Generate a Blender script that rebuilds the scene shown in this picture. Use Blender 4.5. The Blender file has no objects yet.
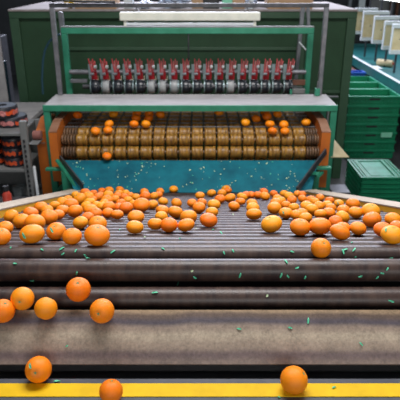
import bpy, bmesh, math, random
from mathutils import Vector, Matrix
random.seed(7)
S = bpy.context.scene; COL = S.collection
# ------------------------------------------------------------ camera, world, lights, exposure
PITCH = 22.8; CAMZ = 2.1; FPX = 547.0
cd = bpy.data.cameras.new('camera'); cam = bpy.data.objects.new('camera', cd); COL.objects.link(cam)
cam.location = (0, 0, CAMZ); cam.rotation_euler = (math.radians(90 - PITCH), 0, 0)
cd.sensor_width = 36; cd.lens = FPX / 400 * 36; cd.clip_start = .05; cd.clip_end = 60
cd.dof.use_dof = True; cd.dof.focus_distance = 1.75; cd.dof.aperture_fstop = 7.0
S.camera = cam
S.view_settings.view_transform = 'Standard'; S.view_settings.look = 'None'
S.view_settings.gamma = 1; S.view_settings.use_curve_mapping = False
S.view_settings.exposure = 0.0
w = bpy.data.worlds.new('hall_world'); S.world = w; w.use_nodes = True
w.node_tree.nodes['Background'].inputs[0].default_value = (.75, .88, 1, 1)
w.node_tree.nodes['Background'].inputs[1].default_value = .16
def area(name, loc, rot, sx, sy, power, col=(1, .97, .92)):
    l = bpy.data.lights.new(name, 'AREA'); l.shape = 'RECTANGLE'; l.size = sx; l.size_y = sy
    l.energy = power; l.color = col
    o = bpy.data.objects.new(name, l); COL.objects.link(o); o.location = loc; o.rotation_euler = [math.radians(a) for a in rot]
    return o
area('overhead_light_belt', (.2, 2.3, 4.4), (0, 0, 0), 2.4, 1.2, 165, (1, .97, .96))  # unseen area light standing in for the hall's ceiling lamps
area('far_back_light', (.6, 9.6, 3.7), (-72, 0, 0), 6.5, 1.8, 640, (.80, .83, 1))  # added back light, out of view, for grazing sheen on the rollers
area('overhead_light_right', (3.8, 6.2, 4.4), (0, 20, 0), 1.6, 2.6, 60, (.92, .97, 1))  # unseen overhead light from the right, no fixture modelled
area('front_fill_light', (1.0, -4.2, 2.7), (80, 0, 0), 4.5, 1.6, 130, (1, .97, .94))

# ------------------------------------------------------------ helpers
def box(bm, x0, x1, y0, y1, z0, z1, bev=0, M=None):
    r = bmesh.ops.create_cube(bm, size=1)
    vs = r['verts']
    for v in vs:
        v.co = Vector(((x0 + x1) / 2 + v.co.x * (x1 - x0), (y0 + y1) / 2 + v.co.y * (y1 - y0), (z0 + z1) / 2 + v.co.z * (z1 - z0)))
    if bev:
        es = list({e for v in vs for e in v.link_edges})
        rr = bmesh.ops.bevel(bm, geom=es, offset=bev, segments=2, affect='EDGES', profile=.5)
        vs = list({v for f in rr['faces'] for v in f.verts} | {v for v in vs if v.is_valid})
    if M is not None:
        for v in vs: v.co = M @ v.co
    return vs
def cyl(bm, a, b, r, seg=16, r2=None):
    a = Vector(a); b = Vector(b); d = b - a; L = d.length
    M = Matrix.Translation((a + b) / 2) @ d.to_track_quat('Z', 'Y').to_matrix().to_4x4()
    return bmesh.ops.create_cone(bm, cap_ends=True, segments=seg, radius1=r, radius2=r if r2 is None else r2, depth=L, matrix=M)['verts']
def bar(bm, a, b, w, h, bev=0, up=(0, 0, 1)):
    a = Vector(a); b = Vector(b); d = b - a; L = d.length; z = d.normalized()
    x = Vector(up).cross(z)
    if x.length < 1e-4: x = Vector((1, 0, 0))
    x.normalize(); y = z.cross(x)
    R = Matrix((x, y, z)).transposed().to_4x4()
    return box(bm, -w / 2, w / 2, -h / 2, h / 2, -L / 2, L / 2, bev, Matrix.Translation((a + b) / 2) @ R)
def tube(bm, pts, r, seg=10):
    for p, q in zip(pts, pts[1:]): cyl(bm, p, q, r, seg)
    for p in pts[1:-1]:
        bmesh.ops.create_uvsphere(bm, u_segments=seg, v_segments=6, radius=r, matrix=Matrix.Translation(Vector(p)))
def lathe_x(bm, prof, y, z, seg=24):
    """prof: list of (x, r); ring surface about an axis parallel to X"""
    rings = []
    for x, r in prof:
        rings.append([bm.verts.new((x, y + r * math.cos(2 * math.pi * k / seg), z + r * math.sin(2 * math.pi * k / seg))) for k in range(seg)])
    for A, B in zip(rings, rings[1:]):
        for k in range(seg):
            bm.faces.new((A[k], A[(k + 1) % seg], B[(k + 1) % seg], B[k]))
    bm.faces.new(rings[0][::-1]); bm.faces.new(rings[-1])
def lathe_z(bm, prof, x, y, seg=28, cap=True):
    rings = []
    for r, z in prof:
        rings.append([bm.verts.new((x + r * math.cos(2 * math.pi * k / seg), y + r * math.sin(2 * math.pi * k / seg), z)) for k in range(seg)])
    for A, B in zip(rings, rings[1:]):
        for k in range(seg):
            bm.faces.new((A[k], A[(k + 1) % seg], B[(k + 1) % seg], B[k]))
    if cap:
        bm.faces.new(rings[0][::-1]); bm.faces.new(rings[-1])
def prism(bm, poly, ax, a, b):
    """extrude a polygon; ax='x': poly is (y,z) pairs, 'y': (x,z), 'z': (x,y)"""
    def P(p, t): return {'x': (t, p[0], p[1]), 'y': (p[0], t, p[1]), 'z': (p[0], p[1], t)}[ax]
    A = [bm.verts.new(P(p, a)) for p in poly]; B = [bm.verts.new(P(p, b)) for p in poly]
    n = len(poly); bm.faces.new(A); bm.faces.new(B[::-1])
    for i in range(n): bm.faces.new((A[i], B[i], B[(i + 1) % n], A[(i + 1) % n]))
def obj(name, bm, mat, parent=None, smooth=False, **props):
    bmesh.ops.recalc_face_normals(bm, faces=bm.faces)
    me = bpy.data.meshes.new(name); bm.to_mesh(me); bm.free(); me.materials.append(mat)
    if smooth:
        me.polygons.foreach_set('use_smooth', [True] * len(me.polygons))
        try: me.set_sharp_from_angle(angle=math.radians(38))
        except Exception: pass
    o = bpy.data.objects.new(name, me); COL.objects.link(o)
    if parent is not None:
        o.parent = parent
        o.matrix_parent_inverse = Matrix.Translation(-parent.location) if parent.type == 'EMPTY' else Matrix()
    for k, v in props.items(): o[k] = v
    return o
def thing(name, label, cat, loc=(0, 0, 0), group=None):
    o = bpy.data.objects.new(name, None); COL.objects.link(o); o.location = loc; o.empty_display_size = .05
    o['label'] = label; o['category'] = cat
    if group: o['group'] = group
    return o
def tag(o, label, cat, group=None):
    o['label'] = label; o['category'] = cat
    if group: o['group'] = group
    return o
def struct(name, bm, mat): return obj(name, bm, mat, kind='structure')
NB = bmesh.new
def at(px, py, Y):
    """the point at distance Y into the hall that the photo shows at (px, py)"""
    c, s = math.cos(math.radians(PITCH)), math.sin(math.radians(PITCH))
    u = (px - 200) / FPX; v = (200 - py) / FPX; d = Y / (c + v * s)
    return Vector((u * d, Y, CAMZ + d * (v * c - s)))

# ------------------------------------------------------------ materials
def mat(name, col, rough=.5, metal=0, col2=None, scale=8, stretch=(1, 1, 1), bump=0, bscale=60, lo=.35, hi=.65, spec=.5, rvar=0, coat=0, rnd=None, det=4):
    m = bpy.data.materials.new(name); m.use_nodes = True; nt = m.node_tree; N = nt.nodes; L = nt.links
    b = N['Principled BSDF']
    b.inputs['Base Color'].default_value = (*col, 1); b.inputs['Roughness'].default_value = rough
    b.inputs['Metallic'].default_value = metal; b.inputs['Specular IOR Level'].default_value = spec
    b.inputs['Coat Weight'].default_value = coat
    tc = N.new('ShaderNodeTexCoord'); mp = N.new('ShaderNodeMapping'); L.new(tc.outputs['Object'], mp.inputs[0])
    mp.inputs['Scale'].default_value = stretch
    out = None
    if col2 is not None:
        n = N.new('ShaderNodeTexNoise'); n.inputs['Scale'].default_value = scale; n.inputs['Detail'].default_value = det
        n.inputs['Roughness'].default_value = .65
        L.new(mp.outputs[0], n.inputs['Vector'])
        r = N.new('ShaderNodeValToRGB'); r.color_ramp.elements[0].position = lo; r.color_ramp.elements[1].position = hi
        r.color_ramp.elements[0].color = (*col, 1); r.color_ramp.elements[1].color = (*col2, 1)
        L.new(n.outputs['Fac'], r.inputs[0]); out = r.outputs[0]
        L.new(out, b.inputs['Base Color'])
        if rvar:
            mr = N.new('ShaderNodeMapRange'); mr.inputs[3].default_value = rough - rvar; mr.inputs[4].default_value = rough + rvar
            L.new(n.outputs['Fac'], mr.inputs[0]); L.new(mr.outputs[0], b.inputs['Roughness'])
    if bump:
        n2 = N.new('ShaderNodeTexNoise'); n2.inputs['Scale'].default_value = bscale; n2.inputs['Detail'].default_value = 3
        L.new(mp.outputs[0], n2.inputs['Vector'])
        bp = N.new('ShaderNodeBump'); bp.inputs['Strength'].default_value = bump; bp.inputs['Distance'].default_value = .002
        L.new(n2.outputs['Fac'], bp.inputs['Height']); L.new(bp.outputs[0], b.inputs['Normal'])
    return m
def peel(name, c1, c2, c3):
    m = mat(name, c1, .45, bump=.3, bscale=900, spec=.42); nt = m.node_tree; N = nt.nodes; L = nt.links; b = N['Principled BSDF']
    oi = N.new('ShaderNodeObjectInfo'); r = N.new('ShaderNodeValToRGB')
    r.color_ramp.elements[0].color = (*c1, 1); r.color_ramp.elements[1].color = (*c3, 1)
    e = r.color_ramp.elements.new(.5); e.color = (*c2, 1)
    n = N.new('ShaderNodeTexNoise'); n.inputs['Scale'].default_value = 22; n.inputs['Detail'].default_value = 3
    tc = [x for x in N if x.bl_idname == 'ShaderNodeTexCoord'][0]; L.new(tc.outputs['Object'], n.inputs['Vector'])
    a = N.new('ShaderNodeMath'); a.operation = 'MULTIPLY_ADD'; L.new(n.outputs['Fac'], a.inputs[0]); a.inputs[1].default_value = .35
    sb = N.new('ShaderNodeMath'); sb.operation = 'SUBTRACT'; L.new(oi.outputs['Random'], sb.inputs[0]); sb.inputs[1].default_value = .17
    L.new(sb.outputs[0], a.inputs[2]); L.new(a.outputs[0], r.inputs[0]); L.new(r.outputs[0], b.inputs['Base Color'])
    b.inputs['Subsurface Weight'].default_value = .12; b.inputs['Subsurface Radius'].default_value = (.01, .004, .001)
    b.inputs['Subsurface Scale'].default_value = .6
    return m
M = {}
def plate_mat():
    # wear bands that run across the plate with fine scuffs
    m = mat('worn_plate', (.3, .25, .2), .5, .0, bump=.25, bscale=260, spec=.4); nt = m.node_tree; N = nt.nodes; L = nt.links; b = N['Principled BSDF']
    tc = [x for x in N if x.bl_idname == 'ShaderNodeTexCoord'][0]
    sp = N.new('ShaderNodeSeparateXYZ'); L.new(tc.outputs['Object'], sp.inputs[0])
    def noise(sc, st, det, rough):
        mp = N.new('ShaderNodeMapping'); mp.inputs['Scale'].default_value = st; L.new(tc.outputs['Object'], mp.inputs[0])
        n = N.new('ShaderNodeTexNoise'); n.inputs['Scale'].default_value = sc; n.inputs['Detail'].default_value = det; n.inputs['Roughness'].default_value = rough
        L.new(mp.outputs[0], n.inputs['Vector']); return n.outputs['Fac']
    def mth(op, a, c, d=None):
        k = N.new('ShaderNodeMath'); k.operation = op
        for i, v in enumerate((a, c, d)):
            if v is None: continue
            if isinstance(v, (int, float)): k.inputs[i].default_value = v
            else: L.new(v, k.inputs[i])
        return k.outputs[0]
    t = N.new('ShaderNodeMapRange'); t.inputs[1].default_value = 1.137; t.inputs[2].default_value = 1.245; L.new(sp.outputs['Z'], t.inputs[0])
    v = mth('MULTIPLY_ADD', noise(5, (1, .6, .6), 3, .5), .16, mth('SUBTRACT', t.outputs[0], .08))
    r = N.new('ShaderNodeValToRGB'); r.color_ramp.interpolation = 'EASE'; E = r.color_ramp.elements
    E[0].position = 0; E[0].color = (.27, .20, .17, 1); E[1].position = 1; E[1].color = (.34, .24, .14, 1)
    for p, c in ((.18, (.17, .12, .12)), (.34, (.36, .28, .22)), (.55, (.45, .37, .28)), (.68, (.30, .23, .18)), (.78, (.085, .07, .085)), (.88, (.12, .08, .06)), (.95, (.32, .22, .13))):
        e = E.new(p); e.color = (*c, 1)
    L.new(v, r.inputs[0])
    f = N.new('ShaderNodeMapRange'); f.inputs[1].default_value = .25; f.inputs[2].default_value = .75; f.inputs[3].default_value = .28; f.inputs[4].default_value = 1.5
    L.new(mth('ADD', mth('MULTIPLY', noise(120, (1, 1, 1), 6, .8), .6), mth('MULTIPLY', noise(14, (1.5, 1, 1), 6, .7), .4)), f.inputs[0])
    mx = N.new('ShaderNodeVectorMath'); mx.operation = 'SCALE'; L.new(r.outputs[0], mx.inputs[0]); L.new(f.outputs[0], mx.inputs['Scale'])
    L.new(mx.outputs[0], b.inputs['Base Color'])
    return m
M['peel'] = peel('orange_peel', (.97, .185, .002), (1.0, .265, .003), (1.0, .37, .007))
M['stem'] = mat('stem_green', (.05, .28, .12), .6, col2=(.16, .42, .2), scale=90)
M['leafbit'] = mat('leaf_scrap', (.06, .50, .28), .5, col2=(.20, .74, .48), scale=60)
M['leafpale'] = mat('leaf_scrap_pale', (.66, .70, .42), .6, col2=(.4, .75, .5), scale=60)
M['roller'] = mat('worn_roller', (.024, .013, .013), .42, .0, col2=(.070, .040, .030), scale=9, stretch=(4, 1, 1), bump=.25, bscale=140, spec=.5, rvar=.08, det=9)
M['plate'] = plate_mat()
M['black'] = mat('black_rubber', (.012, .013, .015), .5, col2=(.022, .022, .024), scale=20)
M['slate'] = mat('slate_beam', (.055, .062, .08), .45, .2, col2=(.085, .09, .11), scale=12)
M['yellow'] = mat('yellow_strip', (.68, .42, .002), .5, col2=(.80, .50, .004), scale=14, spec=.25)
M['railtop'] = mat('rail_pale_wood', (.38, .31, .23), .65, col2=(.50, .42, .33), scale=9, stretch=(4, 1, 4))
M['railface'] = mat('rail_yellow_paint', (.98, .54, .03), .5, col2=(.86, .42, .02), scale=9)
M['teal'] = mat('teal_sheet', (.001, .085, .125), .5, .0, col2=(.003, .16, .21), scale=5, spec=.25, rvar=.05)
M['barrel'] = mat('amber_barrel', (.065, .028, .007), .42, col2=(.46, .23, .028), scale=16, stretch=(4, 1, 1), bump=.3, bscale=80, lo=.28, hi=.70, spec=.6, det=8)
_n = M['barrel'].node_tree; _oi = _n.nodes.new('ShaderNodeObjectInfo'); _mp = [x for x in _n.nodes if x.bl_idname == 'ShaderNodeMapping'][0]; _c = _n.nodes.new('ShaderNodeVectorMath'); _c.operation = 'SCALE'
_c.inputs[0].default_value = (9, 7, 5); _n.links.new(_oi.outputs['Random'], _c.inputs['Scale']); _n.links.new(_c.outputs[0], _mp.inputs['Location'])
M['barreldark'] = mat('grimy_barrel', (.055, .032, .018), .5, col2=(.19, .10, .045), scale=16, stretch=(4, 1, 1), spec=.6)
M['orangepaint'] = mat('orange_paint', (.56, .15, .014), .5, col2=(.48, .115, .012), scale=6, bump=.1)
M['brownpaint'] = mat('brown_worn_paint', (.22, .10, .055), .6, col2=(.32, .17, .11), scale=10)
M['green'] = mat('frame_green', (.016, .19, .105), .45, col2=(.032, .25, .15), scale=8)
M['tabletop'] = mat('dusty_top', (.29, .28, .285), .65, col2=(.40, .385, .38), scale=6, stretch=(1, 3, 1))
M['cabinet'] = mat('cabinet_green', (.019, .052, .024), .6, col2=(.024, .066, .031), scale=3, spec=.3)
M['cabinetframe'] = mat('cabinet_frame_green', (.023, .064, .031), .5, col2=(.030, .080, .040), scale=5)
M['dusty'] = mat('cabinet_dust', (.24, .21, .20), .85, col2=(.34, .30, .29), scale=7)
M['steel'] = mat('grey_steel', (.16, .17, .185), .4, .6, col2=(.25, .25, .27), scale=14)
M['darksteel'] = mat('dark_steel', (.05, .055, .06), .4, .5, col2=(.09, .09, .10), scale=18)
M['greypaint'] = mat('grey_paint', (.16, .17, .17), .55, .1, col2=(.22, .225, .22), scale=8)
M['lamp'] = mat('lamp_white', (.74, .75, .66), .45, col2=(.62, .64, .56), scale=9)
M['tubeglass'] = mat('lamp_tube', (.66, .72, .76), .25)
M['red'] = mat('red_finger', (.42, .012, .022), .4, col2=(.30, .02, .025), scale=40)
M['blackdisc'] = mat('black_disc', (.010, .014, .020), .3, col2=(.025, .03, .04), scale=30, spec=.7)
M['whitedisc'] = mat('white_disc', (.40, .41, .41), .4, col2=(.28, .30, .31), scale=30)
M['greydisc'] = mat('grey_disc', (.20, .27, .28), .35, .4)
M['rust'] = mat('rusty_bar', (.10, .035, .02), .7, col2=(.16, .07, .04), scale=20)
M['hose'] = mat('blue_hose', (.012, .05, .075), .4)
M['crate'] = mat('crate_green', (.003, .17, .075), .40, col2=(.005, .22, .10), scale=5)
M['cratepale'] = mat('crate_green_top', (.012, .20, .11), .4, col2=(.04, .32, .20), scale=8)  # paler green for crate rims and folded panels
M['label'] = mat('pale_green_label', (.22, .62, .42), .5)
M['floor'] = mat('dark_concrete', (.035, .037, .040), .7, col2=(.055, .056, .058), scale=3, bump=.1)
M['wall'] = mat('hall_wall', (.045, .050, .058), .8, col2=(.07, .075, .085), scale=1.5)
M['card'] = mat('cardboard', (.40, .25, .13), .8, col2=(.48, .31, .18), scale=7)
M['bag'] = mat('plastic_bag', (.62, .68, .78), .25, col2=(.30, .38, .52), scale=14, spec=.8)
M['white'] = mat('white_paint', (.60, .64, .66), .55)
M['offwhite'] = mat('cream_board', (.55, .44, .24), .6, col2=(.68, .58, .36), scale=6)
M['trough'] = mat('teal_trough', (.008, .10, .105), .45, col2=(.012, .14, .14), scale=4)
M['roll'] = mat('black_film_roll', (.012, .012, .016), .35, col2=(.03, .03, .04), scale=18)
M['rollside'] = mat('grey_roll_end', (.10, .12, .15), .4)
M['orangeprint'] = mat('orange_print', (.72, .10, .015), .5, col2=(.45, .05, .02), scale=60)
M['pinkprint'] = mat('pink_print', (.70, .28, .26), .5, col2=(.35, .10, .10), scale=150, lo=.45, hi=.5)
M['glass'] = mat('clear_glass', (.8, .86, .88), .08)
M['glass'].node_tree.nodes['Principled BSDF'].inputs['Transmission Weight'].default_value = .9
M['redcap'] = mat('red_cap', (.45, .05, .03), .4)
M['sack'] = mat('maroon_sack', (.20, .075, .065), .8, col2=(.27, .11, .09), scale=14)
M['blue'] = mat('blue_plastic', (.01, .08, .42), .4)
M['lit'] = mat('lit_diffuser', (1, 1, 1), .5)
_b = M['lit'].node_tree.nodes['Principled BSDF']; _b.inputs['Emission Color'].default_value = (.95, .98, 1, 1); _b.inputs['Emission Strength'].default_value = 4

# positions of the oranges: x, y, z, radius
PILE=[(-0.780,2.057,1.164,0.0299),(-0.678,1.885,1.221,0.0323),(-0.728,2.149,1.136,0.0323),(-0.605,1.817,1.247,0.0367),(-0.527,1.541,1.337,0.0377),(-0.681,1.722,1.270,0.0279),(-0.621,1.529,1.334,0.0296),(-0.752,2.370,1.065,0.0331),(-0.703,2.300,1.083,0.0276),(-0.606,1.998,1.186,0.0341),(-0.478,1.634,1.301,0.0315),(-0.399,1.529,1.334,0.0296),(-0.726,2.506,1.017,0.0275),(-0.717,2.633,0.979,0.0314),(-0.755,2.887,0.893,0.0260),(-0.638,2.484,1.032,0.0371),(-0.553,2.213,1.117,0.0343),(-0.669,2.801,0.929,0.0361),(-0.780,3.171,0.801,0.0260),(-0.750,3.310,0.761,0.0326),(-0.662,2.997,0.863,0.0326),(-0.701,3.333,0.749,0.0263),(-0.611,3.017,0.851,0.0268),(-0.602,2.824,0.913,0.0260),(-0.575,2.633,0.979,0.0314),(-0.572,2.517,1.012,0.0260),(-0.501,2.290,1.090,0.0320),(-0.516,2.524,1.010,0.0260),(-0.626,2.285,1.090,0.0297),(-0.605,2.124,1.140,0.0277),(-0.452,2.158,1.130,0.0281),(-0.450,1.865,1.224,0.0282),(-0.459,2.030,1.169,0.0260),(-0.372,1.799,1.249,0.0327),(-0.318,1.516,1.345,0.0386),(-0.680,3.516,0.690,0.0260),(-0.627,3.510,0.696,0.0311),(-0.572,3.636,0.653,0.0286),(-0.561,3.099,0.830,0.0337),(-0.613,3.133,0.813,0.0260),(-0.522,3.263,0.774,0.0290),(-0.453,3.015,0.852,0.0268),(-0.504,3.095,0.825,0.0260),(-0.510,2.766,0.937,0.0329),(-0.486,2.887,0.893,0.0260),(-0.433,3.133,0.813,0.0260),(-0.383,3.023,0.849,0.0260),(-0.490,3.335,0.748,0.0260),(-0.418,2.648,0.970,0.0260),(-0.397,2.780,0.929,0.0276),(-0.341,2.594,0.987,0.0260),(-0.283,2.429,1.053,0.0410),(-0.372,3.398,0.730,0.0285),(-0.327,3.031,0.852,0.0330),(-0.347,2.350,1.072,0.0328),(-0.395,2.445,1.035,0.0260),(-0.505,2.648,0.970,0.0260),(-0.437,2.407,1.052,0.0312),(-0.404,2.190,1.118,0.0260),(-0.353,2.124,1.140,0.0277),(-0.487,2.486,1.022,0.0260),(-0.258,2.003,1.184,0.0332),(-0.229,1.736,1.267,0.0299),(-0.189,3.640,0.654,0.0314),(-0.272,3.456,0.710,0.0272),(-0.282,3.095,0.825,0.0260),(-0.260,3.171,0.801,0.0260),(-0.200,2.725,0.946,0.0270),(-0.241,2.553,1.002,0.0279),(-0.123,2.636,0.975,0.0275),(-0.042,2.646,0.971,0.0263),(0.000,3.104,0.825,0.0291),(0.011,2.676,0.961,0.0260),(-0.005,2.386,1.058,0.0309),(-0.169,2.259,1.099,0.0305),(-0.107,2.184,1.125,0.0328),(-0.160,2.064,1.158,0.0260),(-0.164,1.821,1.239,0.0285),(-0.112,1.783,1.253,0.0306),(-0.046,1.998,1.186,0.0341),(-0.050,1.783,1.253,0.0306),(0.187,3.640,0.655,0.0332),(0.195,3.585,0.669,0.0283),(0.143,3.302,0.761,0.0293),(0.075,3.302,0.761,0.0293),(0.113,2.844,0.911,0.0310),(0.172,2.893,0.897,0.0329),(0.247,2.966,0.872,0.0323),(0.219,2.725,0.946,0.0270),(0.286,3.147,0.810,0.0280),(0.168,2.475,1.027,0.0284),(0.070,2.518,1.017,0.0326),(0.053,2.217,1.110,0.0277),(0.033,1.907,1.215,0.0336),(0.269,2.602,0.987,0.0285),(0.250,2.365,1.065,0.0307),(0.228,2.109,1.149,0.0328),(0.427,3.382,0.736,0.0300),(0.393,3.057,0.841,0.0302),(0.360,3.149,0.810,0.0280),(0.322,3.181,0.798,0.0260),(0.473,3.240,0.780,0.0272),(0.546,3.293,0.762,0.0260),(0.450,2.951,0.872,0.0263),(0.449,2.793,0.923,0.0260),(0.538,3.057,0.841,0.0302),(0.512,2.808,0.920,0.0278),(0.628,3.253,0.775,0.0260),(0.394,2.608,0.987,0.0311),(0.349,2.350,1.072,0.0328),(0.435,2.542,1.004,0.0260),(0.454,2.421,1.043,0.0260),(0.372,2.162,1.130,0.0303),(0.410,2.116,1.141,0.0260),(0.256,1.772,1.262,0.0376),(0.647,3.209,0.789,0.0260),(0.586,2.887,0.893,0.0260),(0.710,2.988,0.860,0.0260),(0.615,2.808,0.920,0.0278),(0.618,2.704,0.952,0.0260),(0.717,2.790,0.924,0.0263),(0.652,2.568,0.996,0.0260),(0.522,2.450,1.038,0.0317),(0.516,2.305,1.084,0.0299),(0.589,2.484,1.024,0.0272),(0.519,2.147,1.132,0.0269),(0.562,2.175,1.124,0.0283),(0.447,2.190,1.118,0.0260),(0.427,2.012,1.175,0.0263),(0.347,1.711,1.279,0.0347),(0.417,1.717,1.280,0.0382),(0.516,1.888,1.216,0.0267),(0.550,1.716,1.272,0.0279),(0.457,1.607,1.311,0.0327),(0.504,1.738,1.263,0.0260),(0.664,1.918,1.212,0.0348),(0.621,1.673,1.288,0.0306),(0.752,1.936,1.204,0.0312),(0.601,1.536,1.336,0.0344),(0.582,2.031,1.171,0.0286),(0.679,2.180,1.125,0.0305),(0.745,2.180,1.132,0.0392),(0.768,2.524,1.017,0.0351),(0.655,2.285,1.090,0.0297),(0.724,2.620,0.979,0.0261),(0.627,2.398,1.050,0.0260),(0.701,1.757,1.257,0.0260)]
FRONT=[(0.359,1.442,1.339,0.0301),(-0.336,1.298,1.286,0.0342),(-0.483,1.268,1.276,0.0316),(-0.413,1.239,1.264,0.0305),(-0.527,1.233,1.260,0.0318),(-0.262,1.233,1.260,0.0331),(-0.415,1.127,1.154,0.0337),(0.235,1.087,1.155,0.0347),(-0.218,1.054,1.149,0.0291)]
GRADE=[(-0.998,4.378,1.011,0.0371),(-0.715,4.446,1.003,0.0377),(-0.702,4.119,1.005,0.0351),(-0.793,4.031,0.974,0.0346),(-0.700,4.045,0.978,0.0347),(-0.702,3.934,0.806,0.0344),(-0.522,4.457,1.008,0.0377),(-0.514,4.308,1.004,0.0366),(-0.509,4.119,1.005,0.0351),(-0.422,4.446,1.003,0.0377),(-0.413,4.298,1.002,0.0365),(-0.417,4.119,1.005,0.0351),(-0.325,4.421,1.005,0.0375),(0.158,4.476,1.012,0.0379),(0.356,4.186,1.003,0.0357),(0.449,4.298,1.002,0.0365),(0.540,4.476,1.012,0.0379),(0.542,4.342,1.008,0.0368),(0.641,4.446,1.003,0.0377),(0.540,4.119,1.005,0.0351),(0.550,4.031,0.974,0.0346),(0.647,4.112,1.003,0.0351),(0.645,4.031,0.974,0.0346),(0.830,4.186,1.003,0.0357)]
PPX=[(11.0, 216.0, 14.5), (21.5, 221.0, 17.0), (31.0, 213.0, 15.0), (35.0, 222.5, 20.0), (32.0, 234.0, 24.0), (5.0, 228.0, 16.0), (1.0, 236.5, 19.0), (41.0, 207.5, 14.0), (47.0, 210.0, 12.0), (49.0, 217.0, 17.0), (56.0, 231.0, 19.0), (72.0, 236.5, 19.0), (54.5, 205.5, 11.0), (63.0, 202.5, 12.0), (68.0, 199.0, 8.0), (71.0, 204.5, 15.0), (75.0, 211.0, 15.5), (79.5, 199.0, 13.0), (75.5, 195.0, 8.0), (85.5, 192.5, 10.0), (89.0, 196.5, 11.0), (93.0, 193.0, 8.0), (97.0, 197.0, 9.0), (92.5, 200.0, 9.0), (90.0, 202.5, 12.0), (86.0, 205.5, 10.0), (90.5, 209.5, 14.0), (98.0, 205.5, 9.0), (63.0, 210.0, 13.0), (58.0, 214.5, 13.0), (95.5, 213.5, 13.0), (80.5, 222.5, 15.0), (87.5, 217.5, 12.0), (97.5, 224.0, 18.0), (97.0, 235.0, 25.0), (102.0, 191.0, 7.0), (109.0, 190.5, 9.0), (120.0, 189.5, 8.0), (109.0, 195.0, 11.0), (101.0, 195.5, 7.0), (119.0, 193.5, 9.0), (124.0, 197.0, 9.0), (117.0, 196.0, 8.0), (107.0, 200.0, 12.0), (115.0, 199.0, 9.0), (130.0, 195.5, 8.0), (136.0, 197.0, 8.0), (125.5, 193.0, 7.5), (120.5, 203.0, 9.0), (128.0, 200.5, 10.0), (134.0, 204.0, 9.0), (141.5, 205.0, 17.0), (144.5, 192.0, 8.5), (145.5, 196.0, 11.0), (126.0, 208.0, 14.0), (119.0, 207.0, 8.0), (104.0, 203.0, 9.0), (109.0, 207.0, 13.0), (108.0, 213.0, 11.0), (117.0, 214.5, 13.0), (101.0, 206.0, 8.0), (136.0, 217.0, 16.5), (135.0, 227.0, 17.0), (174.4, 188.0, 8.5), (160.0, 191.5, 8.0), (154.0, 196.0, 8.5), (158.5, 195.0, 7.0), (163.0, 201.5, 10.0), (152.5, 204.5, 11.0), (176.5, 203.0, 10.5), (192.0, 203.0, 10.0), (200.0, 195.5, 9.5), (202.0, 202.5, 9.0), (199.0, 207.5, 13.0), (162.5, 210.5, 13.5), (175.5, 212.0, 15.0), (161.5, 216.5, 11.0), (155.5, 224.0, 15.5), (169.0, 225.0, 17.0), (188.5, 217.0, 17.0), (186.0, 225.0, 17.0), (224.0, 186.0, 8.5), (227.5, 190.0, 8.0), (222.0, 193.0, 9.0), (211.5, 193.0, 9.0), (220.0, 199.0, 11.0), (230.0, 198.0, 11.5), (242.0, 197.0, 11.0), (240.5, 201.5, 10.0), (247.0, 195.0, 9.0), (234.0, 206.0, 11.5), (214.0, 204.5, 13.0), (212.0, 212.0, 12.5), (208.5, 220.0, 17.5), (252.0, 203.5, 11.0), (253.0, 208.0, 13.0), (254.0, 214.0, 15.5), (264.0, 192.0, 9.0), (265.0, 196.0, 10.0), (257.0, 195.0, 9.0), (251.0, 195.0, 8.0), (274.0, 194.0, 8.5), (284.0, 193.5, 8.0), (277.0, 198.0, 9.0), (281.0, 200.5, 9.0), (289.0, 196.0, 10.0), (292.0, 200.0, 10.0), (298.0, 194.0, 8.0), (276.0, 203.0, 12.0), (274.5, 208.0, 14.0), (286.0, 205.0, 9.0), (294.0, 207.5, 10.0), (286.0, 213.0, 14.0), (296.5, 215.0, 11.0), (271.5, 224.0, 21.0), (302.0, 194.5, 8.0), (302.5, 199.0, 8.0), (320.0, 197.5, 8.0), (310.5, 200.0, 10.0), (315.0, 202.0, 9.0), (329.5, 200.5, 9.5), (327.5, 204.5, 9.0), (307.0, 206.0, 13.0), (312.0, 209.5, 13.0), (319.0, 206.0, 11.0), (320.5, 214.0, 12.5), (329.0, 213.0, 13.0), (302.0, 213.0, 10.0), (305.5, 218.0, 13.0), (300.0, 227.0, 20.0), (320.0, 226.0, 22.0), (335.5, 222.0, 14.0), (354.0, 228.0, 16.0), (340.0, 232.0, 20.0), (347.0, 228.0, 13.0), (372.0, 219.4, 18.0), (383.0, 229.5, 18.0), (393.0, 219.5, 16.0), (392.0, 235.0, 22.0), (342.5, 217.0, 14.0), (357.0, 212.5, 14.0), (369.5, 211.0, 18.0), (353.0, 204.0, 14.0), (343.5, 210.0, 13.0), (339.0, 203.5, 10.0), (331.0, 208.0, 10.0), (397.0, 227.0, 14.0)]
GRPX=[(77.5, 115), (113.5, 114), (109, 124), (95.5, 131), (108, 130), (107, 156), (137, 113), (136, 118), (134, 124), (149, 114), (148.5, 118.5), (146, 124), (160.5, 114.5), (219, 112), (245.5, 122), (256, 118.5), (265, 112), (267, 116.5), (277.5, 114), (270, 124), (272.5, 131), (284, 124.5), (285, 131), (306, 122)]
GRLAB=['leftmost in the far row under the table', 'second from left in the far row under the table', 'leftmost in the third row', 'leftmost on the curved front rollers', 'second from left on the curved front rollers', 'alone on the lowest front roller', 'third from left in the far row under the table', 'leftmost in the second far row', 'second from left in the third row', 'fourth from left in the far row under the table', 'second from left in the second far row', 'third from left in the third row', 'fifth from left in the far row under the table', 'sixth from left in the far row under the table', 'fourth from left in the third row', 'third from left in the second far row', 'seventh from left in the far row under the table', 'rightmost in the second far row', 'rightmost in the far row under the table', 'fifth from left in the third row', 'third from left on the curved front rollers', 'sixth from left in the third row', 'rightmost on the curved front rollers', 'rightmost in the third row']
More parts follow.
